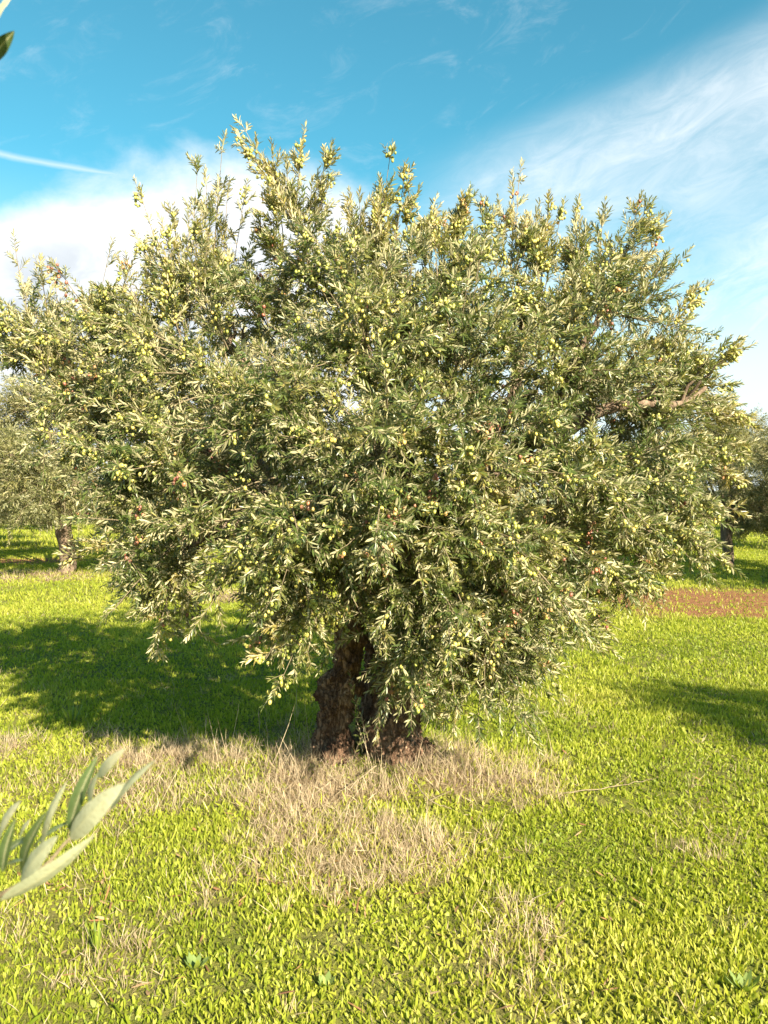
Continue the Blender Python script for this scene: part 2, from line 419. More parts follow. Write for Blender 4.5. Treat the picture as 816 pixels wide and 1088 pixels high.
def shoots(acc, P, D, L, droop, rnd0, spacing=.0108, leafL=(.031, .052), ratio=.22, full=True, stem_r=.0018, stem=True, alpha=(.5, 1.0)):
    """leafy olive shoots; opposite pairs, each turned a quarter against the last"""
    n = len(P); G = np.zeros((n, 3)); G[:, 2] = -droop
    if stem: stems(acc, P, D, L, G, stem_r, stem_r * .5, 1)
    cnt = np.maximum((L / spacing).astype(int), 3)
    idx = np.repeat(np.arange(n), cnt); st = np.cumsum(cnt) - cnt
    k = np.arange(len(idx)) - st[idx]
    t = (k + .6 + R.uniform(-.25, .25, len(idx))) / cnt[idx]
    keep = R.random(len(idx)) > .06
    for side in (0, 1):
        ii = idx[keep]; tt = np.clip(t[keep], .04, 1); kk = k[keep]; m = len(ii)
        c = P[ii] + D[ii] * (L[ii] * tt)[:, None] + G[ii] * (L[ii] * tt * tt)[:, None]
        T = nrm(D[ii] + G[ii] * (2 * tt)[:, None])
        S = nrm(np.cross(T, np.array([.23, .41, .88]))); B = np.cross(T, S)
        ph = kk * (np.pi / 2) + side * np.pi + R.normal(0, .35, m) + ii * 1.7
        Nn = np.cos(ph)[:, None] * S + np.sin(ph)[:, None] * B
        al = R.uniform(alpha[0], alpha[1], m) * (1.08 - .45 * tt ** 3)
        A = nrm(T * np.cos(al)[:, None] + Nn * np.sin(al)[:, None] + np.array([0, 0, -.06]))
        U = nrm(T * np.sin(al)[:, None] - Nn * np.cos(al)[:, None])
        fl = (U[:, 2] < -.1) & (R.random(m) < .72); U = np.where(fl[:, None], -U, U)
        tw = R.normal(0, .45, m); Q = np.cross(A, U)
        U = nrm(U * np.cos(tw)[:, None] + Q * np.sin(tw)[:, None]); U = nrm(U - A * (U * A).sum(-1, keepdims=True))
        LL = R.uniform(leafL[0], leafL[1], m) * (.62 + .5 * np.sin(np.pi * np.clip(tt, 0, 1) ** .8))
        leaves(acc, c, A, U, LL, LL * ratio * R.uniform(.8, 1.2, m), np.clip(rnd0[ii] + R.normal(0, .16, m), 0, 1), R.uniform(-.05, .22, m), full)

def branchlets(B, D, L, droop, per, sh_len, spread=(.45, .95)):
    """side shoots carried along curved branchlets -> shoot bases, directions, lengths"""
    n = len(B); G = np.zeros((n, 3)); G[:, 2] = -droop
    idx = np.repeat(np.arange(n), per); m = len(idx)
    t = R.uniform(.12, 1, m); last = np.tile(np.arange(per) == 0, n); t[last] = .97
    c = B[idx] + D[idx] * (L[idx] * t)[:, None] + G[idx] * (L[idx] * t * t)[:, None]
    T = nrm(D[idx] + G[idx] * (2 * t)[:, None])
    S = nrm(np.cross(T, np.array([.6, .3, .74]))); Bn = np.cross(T, S); ph = R.uniform(0, 2 * np.pi, m)
    al = R.uniform(spread[0], spread[1], m); al[last] = .1
    d = nrm(T * np.cos(al)[:, None] + (np.cos(ph)[:, None] * S + np.sin(ph)[:, None] * Bn) * np.sin(al)[:, None])
    ll = R.uniform(sh_len[0], sh_len[1], m) * (1.15 - .55 * t); ll[last] *= 1.3
    return c, d, ll, idx, G

def rand_unit(n):
    return nrm(R.normal(0, 1, (n, 3)))

# ------------------------------------------------------------------ the big olive tree
MX, MY = -.08, 4.75
def main_tree():
    global R
    R = np.random.default_rng(7)
    root = empty('olive_tree', (MX, MY, 0)); off = np.array([MX, MY, 0])
    tag(root, 'big gnarled olive tree heavy with green and reddish olives in the middle of the meadow', 'tree')
    # trunk: two twisted stems fused over a knotted foot
    a = Acc(); g = float(gh(np.array(MX), np.array(MY)))
    def st(ctrl, rad, seed, n=26, lump=.5):
        p = spline(ctrl, n); r = np.interp(np.linspace(0, 1, n), np.linspace(0, 1, len(rad)), rad)
        tube(a, p, r, 22, lump=lump, seed=seed, cap=True)
    st([(-.22, 0, -.15), (-.215, -.02, .2), (-.2, -.02, .42), (-.14, .0, .68), (-.11, .03, .95), (-.2, .08, 1.4)], [.17, .115, .115, .10, .088, .07], 3)
    st([(.12, .0, -.15), (.135, -.04, .2), (.165, -.03, .5), (.19, .0, .8), (.25, .03, 1.1), (.32, .08, 1.5)], [.21, .15, .13, .115, .10, .075], 8)
    st([(.0, .22, -.15), (.04, .24, .3), (.07, .22, .8), (.02, .2, 1.25), (.03, .2, 1.6)], [.2, .11, .09, .08, .06], 15)
    for c, r, s in (((-.25, -.02, .42), .075, 1), ((-.2, -.1, .08), .1, 2), ((.2, -.1, .12), .11, 4), ((.25, -.04, .36), .08, 5), ((.06, -.1, -.03), .09, 6), ((-.2, -.05, .6), .05, 7), ((.3, .05, .04), .1, 9), ((-.33, .02, .0), .09, 10), ((.13, -.14, .42), .06, 12)):
        c = np.array(c); st([c + (0, 0, -r), c, c + (0, 0, r)], [r * .5, r, r * .5], s, 7, .6)
    o = a.build('trunk', M_bark, root)
    md = o.modifiers.new('r', 'REMESH'); md.mode = 'VOXEL'; md.voxel_size = .008
    tx = bpy.data.textures.new('bark_lumps', 'CLOUDS'); tx.noise_scale = .07; tx.noise_depth = 3
    dm = o.modifiers.new('d', 'DISPLACE'); dm.texture = tx; dm.strength = .075; dm.mid_level = .5; dm.texture_coords = 'LOCAL'
    tx2 = bpy.data.textures.new('bark_ridges', 'CLOUDS'); tx2.noise_scale = .022; tx2.noise_depth = 2; tx2.noise_type = 'HARD_NOISE'
    dm2 = o.modifiers.new('d2', 'DISPLACE'); dm2.texture = tx2; dm2.strength = .03; dm2.mid_level = .5; dm2.texture_coords = 'LOCAL'
    dg = bpy.context.evaluated_depsgraph_get(); me = bpy.data.meshes.new_from_object(o.evaluated_get(dg))
    o.modifiers.clear(); old = o.data; o.data = me; me.name = 'trunk'
    me.polygons.foreach_set('use_smooth', np.ones(len(me.polygons), bool))

    # crown clumps: (photo x, photo y, distance, half width px, half height px, half depth m, branchlets, up bias)
    C = [
     (140, 430, 4.6, 62, 75, .45, 22, .25), (170, 510, 4.4, 42, 50, .4, 14, -.1), (205, 390, 4.4, 70, 70, .5, 24, .45), (200, 500, 4.1, 70, 70, .5, 26, 0), (192, 572, 4.0, 46, 40, .35, 12, -.3),
     (50, 372, 4.9, 42, 36, .35, 11, .4), (105, 368, 4.8, 40, 34, .4, 10, .6), (165, 355, 4.8, 40, 42, .4, 9, .7), (225, 328, 4.8, 36, 36, .4, 8, .8),
     (285, 332, 4.6, 46, 48, .5, 15, .6), (300, 430, 3.9, 75, 75, .5, 30, .2), (300, 540, 3.7, 75, 65, .45, 26, -.2), (305, 575, 3.9, 45, 36, .35, 14, -.1),
     (365, 306, 4.5, 58, 46, .5, 20, .7), (400, 370, 4.0, 80, 70, .55, 32, .35), (410, 480, 3.55, 80, 75, .5, 32, 0), (420, 540, 3.6, 70, 42, .45, 24, 0), (465, 625, 3.8, 45, 35, .35, 16, -.4),
     (468, 326, 4.5, 56, 42, .5, 19, .7), (500, 380, 4.1, 75, 70, .55, 28, .35), (510, 490, 3.7, 75, 70, .5, 28, 0), (520, 565, 3.8, 70, 55, .45, 26, -.2), (515, 640, 4.0, 50, 40, .35, 16, -.4),
     (590, 342, 4.7, 50, 42, .5, 17, .6), (600, 400, 4.3, 75, 65, .5, 26, .3), (610, 500, 4.1, 75, 65, .5, 26, 0), (600, 570, 4.2, 65, 45, .45, 22, -.2), (570, 625, 4.3, 55, 35, .4, 12, -.4),
     (652, 328, 4.8, 38, 48, .4, 14, .6), (682, 440, 4.6, 55, 48, .45, 19, .1), (690, 510, 4.6, 55, 56, .45, 24, 0), (675, 550, 4.6, 48, 36, .4, 17, -.1), (635, 610, 4.7, 30, 25, .3, 6, -.4), (735, 408, 4.7, 30, 20, .3, 8, .1), (415, 605, 3.9, 36, 22, .3, 11, 0), (345, 580, 3.9, 40, 26, .3, 11, .1), (300, 610, 3.9, 35, 25, .3, 8, -.2), (470, 655, 3.95, 38, 30, .3, 11, -.3), (530, 670, 4.1, 40, 28, .3, 9, -.3), (432, 668, 3.95, 34, 26, .25, 9, -.2), (500, 700, 4.1, 34, 20, .25, 6, -.3),
     # far side of the crown
     (180, 420, 5.6, 70, 80, .6, 18, .3), (280, 380, 6.0, 80, 80, .6, 20, .4), (400, 340, 6.2, 90, 80, .6, 22, .5), (520, 360, 6.1, 80, 80, .6, 20, .4), (630, 400, 5.7, 70, 70, .6, 18, .3), (250, 520, 6.0, 80, 70, .6, 18, -.1), (400, 500, 6.3, 90, 70, .6, 20, -.1), (560, 520, 6.0, 80, 70, .6, 18, -.1), (690, 520, 5.5, 55, 60, .5, 14, 0),
     # heart of the crown
     (300, 460, 4.8, 70, 70, .6, 24, .3), (410, 430, 4.9, 80, 80, .6, 28, .3), (520, 450, 4.9, 70, 70, .6, 24, .3), (400, 530, 4.6, 70, 50, .5, 16, 0), (620, 480, 4.9, 60, 60, .5, 20, .2), (200, 460, 4.9, 60, 70, .5, 18, .2),
    ]
    # plumes: base -> tip (photo px), distance
    PL = [((40, 390), (18, 262), 4.9), ((60, 400), (45, 280), 4.8), ((75, 400), (60, 300), 5.0), ((90, 400), (118, 268), 5.0), ((110, 370), (140, 285), 4.9), ((20, 380), (2, 320), 5.0), ((70, 420), (95, 330), 4.7),
          ((190, 330), (150, 205), 4.7), ((195, 330), (175, 240), 4.6), ((200, 330), (212, 175), 4.7), ((225, 320), (238, 155), 4.8), ((245, 310), (262, 205), 4.8), ((215, 320), (225, 230), 4.5), ((160, 340), (165, 260), 4.8),
          ((318, 240), (256, 132), 4.5), ((315, 230), (322, 152), 4.6), ((300, 240), (290, 165), 4.6), ((330, 260), (345, 210), 4.6), ((290, 270), (275, 235), 4.6),
          ((400, 270), (415, 165), 4.5), ((420, 260), (430, 185), 4.6), ((385, 270), (382, 215), 4.5), ((445, 270), (458, 225), 4.6), ((480, 270), (495, 212), 4.6), ((465, 290), (475, 250), 4.5),
          ((545, 290), (551, 175), 4.7), ((535, 290), (530, 215), 4.7), ((560, 280), (570, 235), 4.7), ((580, 300), (598, 215), 4.8), ((610, 300), (612, 212), 4.8), ((635, 290), (640, 212), 4.8), ((655, 290), (680, 212), 4.8), ((665, 310), (708, 235), 4.8), ((670, 330), (710, 270), 4.7),
          ((680, 390), (752, 298), 4.7), ((690, 400), (735, 330), 4.7), ((710, 400), (785, 372), 4.7), ((720, 420), (792, 430), 4.7), ((700, 410), (785, 362), 4.6), ((745, 440), (800, 450), 4.7), ((730, 480), (800, 520), 4.7), ((735, 530), (795, 545), 4.8), ((715, 555), (765, 585), 4.7), ((680, 590), (722, 618), 4.6), ((745, 450), (800, 490), 4.7),
          ((175, 610), (165, 712), 3.95), ((185, 600), (205, 690), 3.95), ((150, 590), (125, 640), 4.1), ((160, 620), (175, 690), 4.0), ((130, 570), (118, 610), 4.3), ((195, 590), (200, 655), 3.9),
          ((330, 640), (245, 688), 3.75), ((335, 640), (288, 748), 3.75), ((340, 640), (320, 720), 3.8), ((320, 640), (270, 720), 3.75),
          ((470, 690), (465, 765), 3.9), ((450, 690), (440, 740), 3.9), ((500, 690), (510, 750), 4.0), ((520, 680), (545, 725), 4.1), ((440, 690), (428, 730), 3.8), ((480, 700), (490, 770), 4.0),
          ((560, 660), (590, 700), 4.3), ((590, 650), (625, 690), 4.4), ((620, 640), (650, 680), 4.5), ((105, 440), (78, 470), 4.6), ((110, 480), (80, 500), 4.6)]
    crown = Acc(); B, D, L, DR, SZ = [], [], [], [], []
    axis = np.array([MX, MY, 2.0])
    for (px, py, d, rx, ry, rd, n, up) in C:
        c = at(px, py, d); rx *= d / F; ry *= d / F
        u = rand_unit(n); r = R.uniform(.15, .8, n)[:, None]
        b = c + u * r * np.array([rx, rd, ry])
        out = nrm(c - axis)
        dr = nrm(u * .8 + out * .55 + np.array([0, 0, up]) + R.normal(0, .35, (n, 3)))
        B.append(b - dr * .12); D.append(dr); L.append(R.uniform(.28, .5, n)); DR.append(R.uniform(-.05, .25, n))
    pb, pd, pl = [], [], []
    for (b, t, d) in PL:
        p0 = at(*b, d); p1 = at(*t, d + R.uniform(-.15, .15)); v = p1 - p0; ln = np.linalg.norm(v)
        pb.append(p0 - v * .25); pd.append(v / ln); pl.append(ln * 1.25 - (.03 if t[0] < 500 and t[1] < 400 else .10))
        for q in range(2 if t[1] < 560 else 1):
            j = R.normal(0, .05, 3); p1b = p0 + v * R.uniform(.55, .85) + j * 2.2; vb = p1b - (p0 + j); lb = np.linalg.norm(vb)
            pb.append(p0 + j - vb * .2); pd.append(vb / lb); pl.append(lb * 1.2 - .1)
    B = np.concatenate(B); D = np.concatenate(D); L = np.concatenate(L); DR = np.concatenate(DR)
    G = np.zeros_like(D); G[:, 2] = -DR
    stems(crown, B - off, D, L, G, .005, .0022, 1, 5)
    c, d, ll, idx, _ = branchlets(B, D, L, DR, 12, (.12, .25), (.5, 1.25))
    d[:, 2] += np.where(d[:, 2] < 0, .22, 0); d = nrm(d)
    hb = R.uniform(.08, .74, len(B))
    shoots(crown, c - off, d, ll, R.uniform(0, .2, len(c)), hb[idx])
    pb, pd, pl = np.array(pb), np.array(pd), np.array(pl)
    stems(crown, pb - off, pd, pl, np.zeros_like(pd), .004, .0018, 1, 5)
    hang = pd[:, 2] < -.2
    c2, d2, ll2, i2, _ = branchlets(pb, pd, pl, np.zeros(len(pb)), 14, (.11, .21), (.3, .85))
    d2 = nrm(d2 + np.where(hang[i2], 1., 0.)[:, None] * np.concatenate([R.normal(0, .55, (len(d2), 2)), R.uniform(0, .9, (len(d2), 1))], 1))
    shoots(crown, c2 - off, d2, ll2, R.uniform(-.05, .12, len(c2)), R.uniform(.4, .95, len(pb))[i2], alpha=(.35, .85))
    # two suckers in front of the trunk
    sp = np.array([at(385, 800, 4.45), at(392, 790, 4.4), at(372, 815, 4.45)]); sd = nrm(np.array([[-.15, -.05, 1], [-.3, 0, 1], [.35, -.1, 1]]))
    shoots(crown, sp - off, sd, np.array([.5, .35, .35]), np.array([.02, .1, .15]), np.array([.4, .5, .4]), spacing=.03)
    crown.build('crown', [M_leaf, M_twig], root)
    # limbs: from the fork out to the clumps, through shared way-points
    forks = {'l': at(300, 600, 4.75), 'r': at(500, 600, 4.8), 'c': at(400, 590, 4.95)}
    lims = [
      [(-.22, .1, 1.4), at(330, 560, 4.7) - off, at(250, 500, 4.6) - off, at(170, 440, 4.6) - off, at(90, 400, 4.8) - off],
      [(-.2, .1, 1.4), at(345, 540, 4.6) - off, at(300, 440, 4.6) - off, at(250, 370, 4.6) - off, at(225, 340, 4.7) - off],
      [(0, .2, 1.5), at(395, 540, 4.8) - off, at(392, 420, 4.6) - off, at(380, 330, 4.5) - off, at(340, 285, 4.5) - off],
      [(.03, .2, 1.5), at(420, 540, 4.9) - off, at(445, 420, 4.7) - off, at(440, 330, 4.6) - off, at(415, 285, 4.5) - off],
      [(.3, .08, 1.4), at(480, 540, 4.8) - off, at(540, 430, 4.7) - off, at(550, 340, 4.7) - off, at(550, 300, 4.7) - off],
      [(.3, .08, 1.4), at(500, 550, 4.8) - off, at(580, 440, 4.75) - off, at(625, 360, 4.8) - off, at(650, 320, 4.8) - off],
      [(.3, .08, 1.35), at(500, 560, 4.7) - off, at(590, 470, 4.5) - off, at(655, 428, 4.35) - off, at(715, 432, 4.5) - off, at(742, 415, 4.7) - off],
      [(.3, .08, 1.3), at(500, 590, 4.6) - off, at(590, 560, 4.5) - off, at(690, 560, 4.6) - off],
      [(-.2, .08, 1.3), at(320, 590, 4.4) - off, at(250, 560, 4.1) - off, at(190, 590, 4.0) - off],
      [(.05, .1, 1.4), at(410, 560, 4.3) - off, at(415, 520, 3.8) - off, at(430, 590, 3.7) - off],
      [(.0, .2, 1.4), at(400, 560, 5.3) - off, at(390, 480, 5.9) - off, at(400, 360, 6.2) - off],
      [(.2, .15, 1.4), at(480, 560, 5.3) - off, at(540, 480, 5.8) - off, at(600, 400, 5.8) - off],
      [(-.2, .15, 1.4), at(330, 560, 5.3) - off, at(270, 480, 5.7) - off, at(200, 420, 5.6) - off],
    ]
    for i, ct in enumerate(lims):
        b = Acc(); n = 18; p = spline(ct, n)
        p = p + np.stack([fbm(np.linspace(0, 5, n), np.full(n, i * 3.), s, 2) - .5 for s in (1, 2, 3)], -1) * .09 * np.linspace(0, 1, n)[:, None]
        tube(b, p, np.linspace(.062 if len(ct) > 4 else .05, .011, n), 9, lump=.2, seed=i)
        for q in range(9):                                   # secondary branches
            k = R.integers(5, n - 3); dirn = nrm(rand_unit(1)[0] + np.array([0, 0, .35]) + nrm(p[k] - np.array([0, 0, 1.2])))
            s = p[k] + np.linspace(0, 1, 7)[:, None] * dirn * R.uniform(.25, .45); s[:, 2] -= np.linspace(0, 1, 7) ** 2 * .08
            s = s + R.normal(0, .008, s.shape); s[0] = p[k]
            tube(b, s, np.linspace(.013, .004, 7), 5)
        b.build('limb', M_limb, root)
    # fruit
    allc = np.concatenate([c, c2]); alld = np.concatenate([d, d2]); alll = np.concatenate([ll, ll2])
    vis = (allc[:, 1] < 5.2)
    cand = np.where(vis)[0]; w = sstep(1.0, 3.2, allc[cand, 2]) * .5 + .75
    w = w * sstep(.35, .62, fbm(allc[cand, 0] * 4 + 20, allc[cand, 2] * 4, 61, 3)) + .02
    pick = R.choice(cand, 3200, replace=False, p=w / w.sum())
    pos, rnd = [], []
    for i in pick:
        red = R.random() < .75 * float(sstep(.56, .74, fbm(allc[i, 0] * 3 + 9, allc[i, 2] * 3, 77, 2)))
        for q in range(R.integers(2, 8)):
            t = R.uniform(.05, .6); v = alld[i]
            s = nrm(np.cross(v, rand_unit(1)[0]))
            pos.append(allc[i] + v * alll[i] * t + s * R.uniform(.012, .028) + nrm(np.array([0, -1., 0]) + nrm(allc[i] - axis)) * .018 + np.array([0, 0, -R.uniform(.008, .025)]))
            rnd.append(np.clip((R.uniform(.78, 1.0) if red else R.uniform(0, .78)), 0, 1))
    pos = np.array(pos); rnd = np.array(rnd)
    def fruit_block(p, r):
        la = np.array([0, .55, 1.05, 1.57, 2.1, 2.6, np.pi]); sides = 8; lon = np.arange(sides) * 2 * np.pi / sides
        size = R.uniform(.0072, .0102) ; V = []
        ax = nrm(np.array([R.normal(0, .35), R.normal(0, .35), 1.])); s = nrm(np.cross(ax, [.3, 1, .2])); b = np.cross(ax, s)
        for l in la[1:-1]:
            V.append(p + ax * math.cos(l) * size * 1.28 + (np.cos(lon)[:, None] * s + np.sin(lon)[:, None] * b) * math.sin(l) * size)
        V = np.concatenate(V + [[p + ax * size * 1.28], [p - ax * size * 1.28]]); n = len(la) - 2
        i = np.arange(n - 1)[:, None] * sides; j = np.arange(sides)[None]; j2 = (j + 1) % sides
        Fq = np.stack([i + j, i + sides + j, i + sides + j2, i + j2], -1).reshape(-1, 4)
        jj = np.arange(sides); t0 = np.stack([jj, (jj + 1) % sides, np.full(sides, n * sides)], -1); t1 = np.stack([(n - 1) * sides + (jj + 1) % sides, (n - 1) * sides + jj, np.full(sides, n * sides + 1)], -1)
        return V, [Fq, np.concatenate([t0, t1])]
    dist = np.linalg.norm(pos - np.array([0, 0, CAM_H]), axis=1); order = np.argsort(dist)
    for i in order[:100]:
        f = Acc(); V, fc = fruit_block(np.zeros(3), rnd[i]); f.add(V, fc, 0, rnd=rnd[i])
        o = f.build('olive', M_olive, root); o.location = pos[i] - off
    f = Acc()
    for i in order[100:]:
        V, fc = fruit_block(pos[i] - off, rnd[i]); f.add(V, fc, 0, rnd=rnd[i])
    tag(f.build('olives', M_olive, root), kind='stuff')
    return root

# ------------------------------------------------------------------ orchard trees in the distance
def orchard_data(seed, leaf, nb, h=4.1, rad=2.15):
    global R
    keep = R; R = np.random.default_rng(seed)
    t = Acc()
    p = spline([(0, 0, -.15), (.05, 0, .3), (-.04, .03, .75), (.03, 0, 1.15)], 12)
    tube(t, p, np.interp(np.linspace(0, 1, 12), [0, .15, .5, 1], [.25, .155, .125, .15]), 14, lump=.5, seed=seed)
    lm = []
    cl = []
    k = 22
    for i in range(k):
        a = i * 2.4 + R.uniform(-.3, .3); zz = 1.0 + (h - 1.7) * ((i * .618) % 1)
        rr = rad * (.72 if zz < 2.6 else .55) * R.uniform(.75, 1.1)
        if i % 5 == 4: rr *= .3; zz = h - 1.1
        cl.append(np.array([math.cos(a) * rr, math.sin(a) * rr, zz]))
        pts = spline([(0, 0, 1.0), np.array([math.cos(a) * rr * .25, math.sin(a) * rr * .25, 1.5]), cl[-1]], 9)
        tube(t, pts, np.linspace(.075, .015, 9), 7, lump=.2, seed=i)
    c = Acc(); B, D, L = [], [], []
    for cc in cl:
        n = nb; u = rand_unit(n); b = cc + u * R.uniform(.1, .8, n)[:, None] * np.array([.75, .75, .6]); o = nrm(cc - np.array([0, 0, 1.9]))
        dr = nrm(u * .8 + o * .5 + np.array([0, 0, .25]) + R.normal(0, .3, (n, 3)))
        B.append(b); D.append(dr); L.append(R.uniform(.3, .6, n))
    B, D, L = map(np.concatenate, (B, D, L)); dr = R.uniform(.05, .45, len(B))
    lo = B[:, 2] < .6; B[lo, 2] = R.uniform(.55, .95, lo.sum()); D[:, 2] = np.where(B[:, 2] < 1.2, np.abs(D[:, 2]) * .5, D[:, 2])
    cp, d, ll, idx, G = branchlets(B, D, L, dr, 8, (.16, .32))
    stems(c, B, D, L, G, .007, .003, 1, 4)
    hb = R.uniform(.1, .8, len(B))
    shoots(c, cp, d, ll, R.uniform(0, .2, len(cp)), hb[idx], spacing=.026 * leaf, leafL=(.05 * leaf, .078 * leaf), ratio=.22, full=False, stem=False)
    R = keep
    return t.mesh('trunk', [M_limb]), c.mesh('crown', [M_leaf_far, M_twig])

def orchard():
    data = [orchard_data(101, 1.15, 40), orchard_data(202, 1.15, 40), orchard_data(303, 1.3, 34)]
    sites = [  # x, y, variant, turn, scale, label
      (-7.0, 17.0, 0, .4, 1.2, 'olive tree with a slim pale trunk and low drooping crown beside the dry grass strip'),
      (-12.0, 19.0, 1, 1.4, 1.1, 'olive tree cut off by the left picture edge, drooping low beside the slim pale trunk'),
      (-4.4, 17.4, 2, 5.6, 1.0, 'olive tree hidden behind the left side of the big crown, shading the field beyond'),
      (-5.2, 25.0, 1, 3.7, 1.05, 'olive tree whose shadow bands the pale field right of the slim pale trunk'),
      (-14.8, 27.0, 2, 2.2, 1.3, 'tall hazy olive tree whose top shows above the one with the slim pale trunk'),
      (8.15, 18.3, 1, .9, .93, 'shaded dark olive tree with a thin black trunk beyond the bare red soil'),
      (14.2, 26.5, 2, 4.2, 1.0, 'olive tree at the right picture edge behind the shaded dark one'),
      (7.0, 1.3, 0, 3.3, .95, 'olive tree outside the picture that throws the shadow across the sunny grass'),
      (10.3, 15.6, 2, 5.0, 1.1, 'olive tree outside the picture that shades the dark olive tree with the thin trunk'),
      (9.3, 12.6, 1, 2.0, 1.05, 'olive tree outside the picture that darkens the grass beyond the bare soil'),
      (-12.7, 24.5, 2, 1.1, 1.0, 'olive tree standing in shade below the tall hazy crown at the left'),
      (-6.6, 31.0, 2, .2, 1.0, 'olive tree low and dark behind the gap right of the slim pale trunk'),
      (12.4, 23.0, 0, 2.8, .95, 'low dark olive tree at the right edge beyond the thin black trunk'),
      (-9.2, 37.0, 0, 1.9, .95, 'far olive tree casting a dark band across the pale field behind the slim trunk'),
      (-16.5, 38.0, 1, .3, 1.0, 'far olive tree at the pale field edge, mostly behind the tall hazy one'),
      (-1.5, 27.5, 1, 2.9, 1.0, 'far olive tree glimpsed through gaps directly behind the big crown'),
      (4.5, 36.0, 0, 4.4, 1.0, 'far olive tree hidden behind the right half of the big crown'),
      (-7.5, 47.0, 2, .8, 1.1, 'very distant olive tree closing the far end of the pale field'),
      (19.0, 37.0, 0, 2.5, 1.1, 'very distant olive tree low on the skyline past the shaded dark one'),
      (-13.0, 55.0, 0, 3.9, 1.2, 'very distant olive tree forming the skyline behind the low drooping crowns')]
    for (x, y, v, rz, s, lab) in sites:
        root = empty('olive_tree', (x, y, float(gh(np.array(x), np.array(y))) - .02)); root.rotation_euler.z = rz; root.scale = (s, s, s)
        tag(root, lab, 'tree', 'olive trees of the orchard')
        tr, cr = data[v]
        link('trunk', tr, root); link('crown', cr, root)

# ------------------------------------------------------------------ the tree the photographer stands under: sprigs reach into the picture
def big_leaf(acc, p0, p1, up, w, rnd, sag=.08, fold=.22):
    p0, p1 = np.asarray(p0), np.asarray(p1); A = p1 - p0; L = np.linalg.norm(A); A = A / L
    U = nrm(np.asarray(up, float) - A * np.dot(up, A)); S = np.cross(A, U); nl = 12; V = []
    for i in range(nl + 1):
        t = i / nl; hw = w * .5 * max(.02, (math.sin(math.pi * min(1, t ** .8 * .98 + .02))) ** .75)
        c = p0 + A * L * t + U * (sag * L * math.sin(math.pi * t))
        for q in (-1, -.5, -.1, 0, .1, .5, 1): V.append(c + S * hw * q + U * (fold * hw * abs(q) ** 1.3 + hw * .05 * math.sin(i * 1.9 + rnd * 40) * abs(q)))
    i = np.arange(nl)[:, None] * 7; j = np.arange(6)[None]
    acc.add(np.array(V), [np.stack([i + j, i + j + 1, i + 7 + j + 1, i + 7 + j], -1).reshape(-1, 4)], 0, rnd=rnd, rib=np.tile([0, 0, .15, 1, .15, 0, 0], nl + 1))

